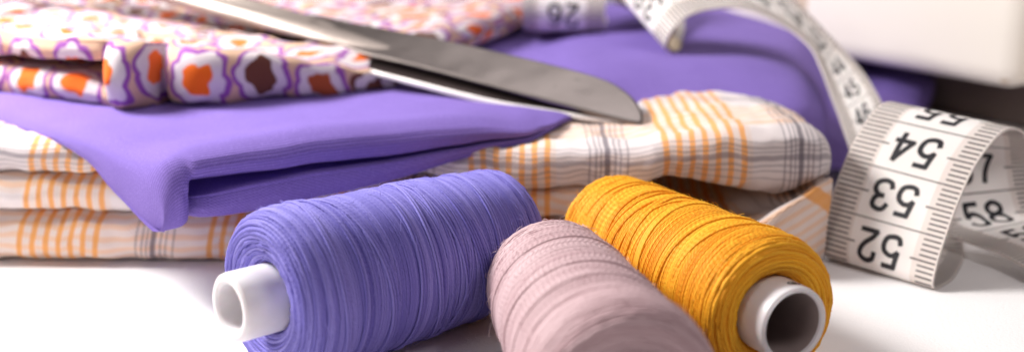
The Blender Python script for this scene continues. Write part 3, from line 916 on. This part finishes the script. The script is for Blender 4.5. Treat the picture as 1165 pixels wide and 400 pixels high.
    for w in (0.0, W):        # selvedges
        LL, OO = np.meshgrid(ll, np.array([-TH, -TH * 0.3, TH * 0.3, TH]), indexing='ij')
        add(S(LL, np.full(LL.shape, w + (0.006 if w else -0.006)), OO), ngrid(len(ll), 4), 0, np.stack([LL, OO], -1))
    # tick marks every millimetre on both faces, lines every centimetre
    P = TH + 0.004
    def quad(la, lb, wa, wb, o_, mi, nw=6):
        l = np.array([la, lb]); w = np.linspace(wa, wb, nw)
        LL, WW = np.meshgrid(l, w, indexing='ij')
        f = ngrid(2, nw)
        add(S(LL, WW, np.full(LL.shape, o_)), f if o_ > 0 else f[:, ::-1], mi)
    for mm in range(int(math.ceil(l0 * 10)) + 1, int(l1 * 10) - 1):
        l = mm / 10 + 0.5 - 0.5
        for o_ in (P, -P):
            half = (mm % 5 == 0)
            cm = ((mm - 5) % 10 == 0)
            t_ = 0.017
            quad(l - t_, l + t_, 0.03, 0.66 if (half and not cm) else 0.50, o_, 3, 3)
            quad(l - t_, l + t_, W - 0.03, W - (0.52 if (half and not cm) else 0.36), o_, 3, 3)
            if cm:
                quad(l - 0.013, l + 0.013, 0.50, W - 0.36, o_, 3, 12)
    # numerals, the same number in the same place on both faces
    def stroke(pts, lc, wc, sx, sy, hw, o_):
        pts = np.array(pts, float)
        if len(pts) > 2:
            pts = catmull(pts, len(pts) * 7)
        else:
            pts = np.linspace(pts[0], pts[1], 8)
        tg = np.gradient(pts, axis=0)
        # work in centimetres
        q = pts * np.array([sx, sy]); tg = tg * np.array([sx, sy]); tg /= np.linalg.norm(tg, axis=1)[:, None] + 1e-9
        nr = np.stack([-tg[:, 1], tg[:, 0]], 1)
        ends = q.copy(); ends[0] -= tg[0] * hw * 0.55; ends[-1] += tg[-1] * hw * 0.55
        q3 = np.stack([ends - nr * hw, ends, ends + nr * hw], 1)     # (n,3,2)
        gx, gy = q3[..., 0], q3[..., 1]
        if o_ > 0:
            w = wc - gx; l = lc - gy
        else:
            w = wc + gx; l = lc - gy
        f = ngrid(len(q), 3)
        add(S(l, w, np.full(l.shape, o_)), f, 2)
    for num in range(int(l0) + 2, int(l1) - 1):
        s = str(num)
        for o_ in (P + 0.002, -P - 0.002):
            sx, sy = 0.56, 0.57
            adv = 0.475
            tw = adv * (len(s) - 1) + 0.35
            wc0 = 1.16
            for k, ch in enumerate(s):
                x = k * adv - tw / 2
                wc = wc0 - x if o_ > 0 else wc0 + x
                for st in GLYPH[ch]:
                    stroke(st, num + sy / 2, wc, sx, sy, 0.047, o_)
    o = mesh_np('tape_measure', np.concatenate(V), np.concatenate(Fs), [M['tape'], M['tapec'], M['ink'], M['tick']], None, True,
                np.concatenate(UV), np.concatenate(MI))
    o.location = root_loc
    tag(o, 'white tape measure with black centimetre numbers, looped on the table beside the cloth pile', 'tape measure')
    # metal tip seen inside the rear coil
    k0 = np.argmin(np.linalg.norm(A - at(772, 57, 28.9), axis=1)); k1 = np.argmin(np.linalg.norm(A - at(768, 31, 28.2), axis=1))
    la, lb = sorted((L[k0] - 0.6, L[k1]))
    LL, WW = np.meshgrid(np.linspace(la, lb, 24), np.linspace(-0.02, W + 0.02, 8), indexing='ij')
    a1 = S(LL, WW, np.full(LL.shape, TH + 0.02)); a2 = S(LL, WW, np.full(LL.shape, TH + 0.06))
    vv = np.concatenate([a1.reshape(-1, 3), a2.reshape(-1, 3)]) - root_loc
    g = ngrid(24, 8)
    rim = []
    idx = lambda i, j: i * 8 + j
    border = [idx(i, 0) for i in range(24)] + [idx(23, j) for j in range(1, 8)] + [idx(i, 7) for i in range(22, -1, -1)] + [idx(0, j) for j in range(6, 0, -1)]
    for p, q in zip(border, border[1:] + border[:1]): rim.append((p, q, q + 192, p + 192))
    mesh_np('metal_tip', vv, np.concatenate([g[:, ::-1], g + 192, np.array(rim)]), M['brass'], o)
build_tape()

# ------------------------------------------------------------------ sewing machine
def rbox(name, p0, ex, ey, ez, r, mat, parent, seg=6):
    """rounded box: corner p0 (lower front left), edge vectors ex, ey, ez"""
    lx, ly, lz = (np.linalg.norm(e) for e in (ex, ey, ez))
    ux, uy, uz = ex / lx, ey / ly, ez / lz
    import bmesh
    bm = bmesh.new()
    vs = [bm.verts.new((x, y, z)) for x in (0, lx) for y in (0, ly) for z in (0, lz)]
    for f in ((0, 1, 3, 2), (4, 6, 7, 5), (0, 4, 5, 1), (2, 3, 7, 6), (0, 2, 6, 4), (1, 5, 7, 3)):
        bm.faces.new([vs[i] for i in f])
    bmesh.ops.bevel(bm, geom=bm.edges[:], offset=r, segments=seg, profile=0.5, affect='EDGES')
    bmesh.ops.recalc_face_normals(bm, faces=bm.faces[:])
    bm.verts.ensure_lookup_table()
    V = [p0 + v.co.x * ux + v.co.y * uy + v.co.z * uz for v in bm.verts]
    Fs = [tuple(v.index for v in f.verts) for f in bm.faces]
    bm.free()
    return mesh_np(name, V, Fs, mat, parent)

def build_machine():
    Zb = 1.9
    R_ = at(1157, 106, 28.7); Lf = at(957, 71, 33.0)
    R_[2] = Zb; Lf[2] = Zb
    d = (Lf - R_); d[2] = 0; d /= np.linalg.norm(d)
    back = np.array([-d[1], d[0], 0.0])
    if back[0] < 0: back = -back
    up = np.array([0, 0, 1.0])
    root = empty('sewing_machine', (R_[0] + 2, R_[1] + 4, 0)); O = np.array(root.location)
    tag(root, 'cream white sewing machine standing behind the cloth pile at the right', 'sewing machine')
    # free arm with accessory box: two rounded shells with a tan seam between
    # distance along the face at which the seam stands
    ts = np.linspace(0, 14, 400); q = (R_ + ts[:, None] * d + up * 2) - CAM
    t_s = ts[np.argmin(np.abs(582.5 + F * q[:, 0] / (q @ FW) - 909))]
    rbox('free_arm', R_ - O, d * t_s, back * 6.5, up * 5.2, 0.6, M['cream'], root)
    rbox('accessory_box', R_ + d * (t_s + 0.1) - O, d * (14 - t_s), back * 6.5, up * 5.2, 0.28, M['cream'], root)
    rbox('seam', R_ + d * 0.3 + back * 0.12 + up * 0.12 - O, d * 13.3, back * 6.2, up * 4.9, 0.2, M['tan'], root)
    # upright column and base at the right-hand end
    rbox('column', R_ - d * 6.2 + up * (-0.6) - O, d * 6.05, back * 7.5, up * 17, 0.6, M['cream'], root)
    rbox('base', R_ - d * 6.2 + back * 4.0 - up * 1.9 - O, d * 16, back * 4.0, up * 1.85, 0.25, M['dark'], root)
build_machine()

# ------------------------------------------------------------------ light
def area(name, loc, target, size, power, color):
    l = bpy.data.lights.new(name, 'AREA'); l.shape = 'RECTANGLE'
    l.size, l.size_y = size; l.energy = power; l.color = color
    o = bpy.data.objects.new(name, l); COL.objects.link(o)
    o.location = loc
    o.rotation_euler = (Vector(target) - Vector(loc)).to_track_quat('-Z', 'Y').to_euler()
    return o
area('key_softbox', (-22, 4, 21), (0, -1, 1), (9, 9), 18500, (1.0, 0.965, 0.93))
area('top_softbox', (3, 14, 34), (0, 0, 1), (20, 14), 3000, (1.0, 0.96, 0.97))
area('front_fill', (-20, -26, 17), (1, -2, 1), (10, 8), 1800, (1.0, 0.94, 0.91))
area('right_fill', (18, -14, 26), (3, -4, 1), (9, 8), 1900, (1.0, 0.95, 0.94))
w = bpy.data.worlds.new('World'); scn.world = w; w.use_nodes = True
bg = w.node_tree.nodes['Background']
bg.inputs[0].default_value = (1.0, 0.84, 0.88, 1); bg.inputs[1].default_value = 0.08

scn.view_settings.view_transform = 'Standard'
scn.view_settings.look = 'None'
scn.view_settings.exposure = 0
scn.render.engine = 'CYCLES'
scn.cycles.use_denoising = True
scn.cycles.use_adaptive_sampling = False
scn.cycles.max_bounces = 8
scn.cycles.diffuse_bounces = 4
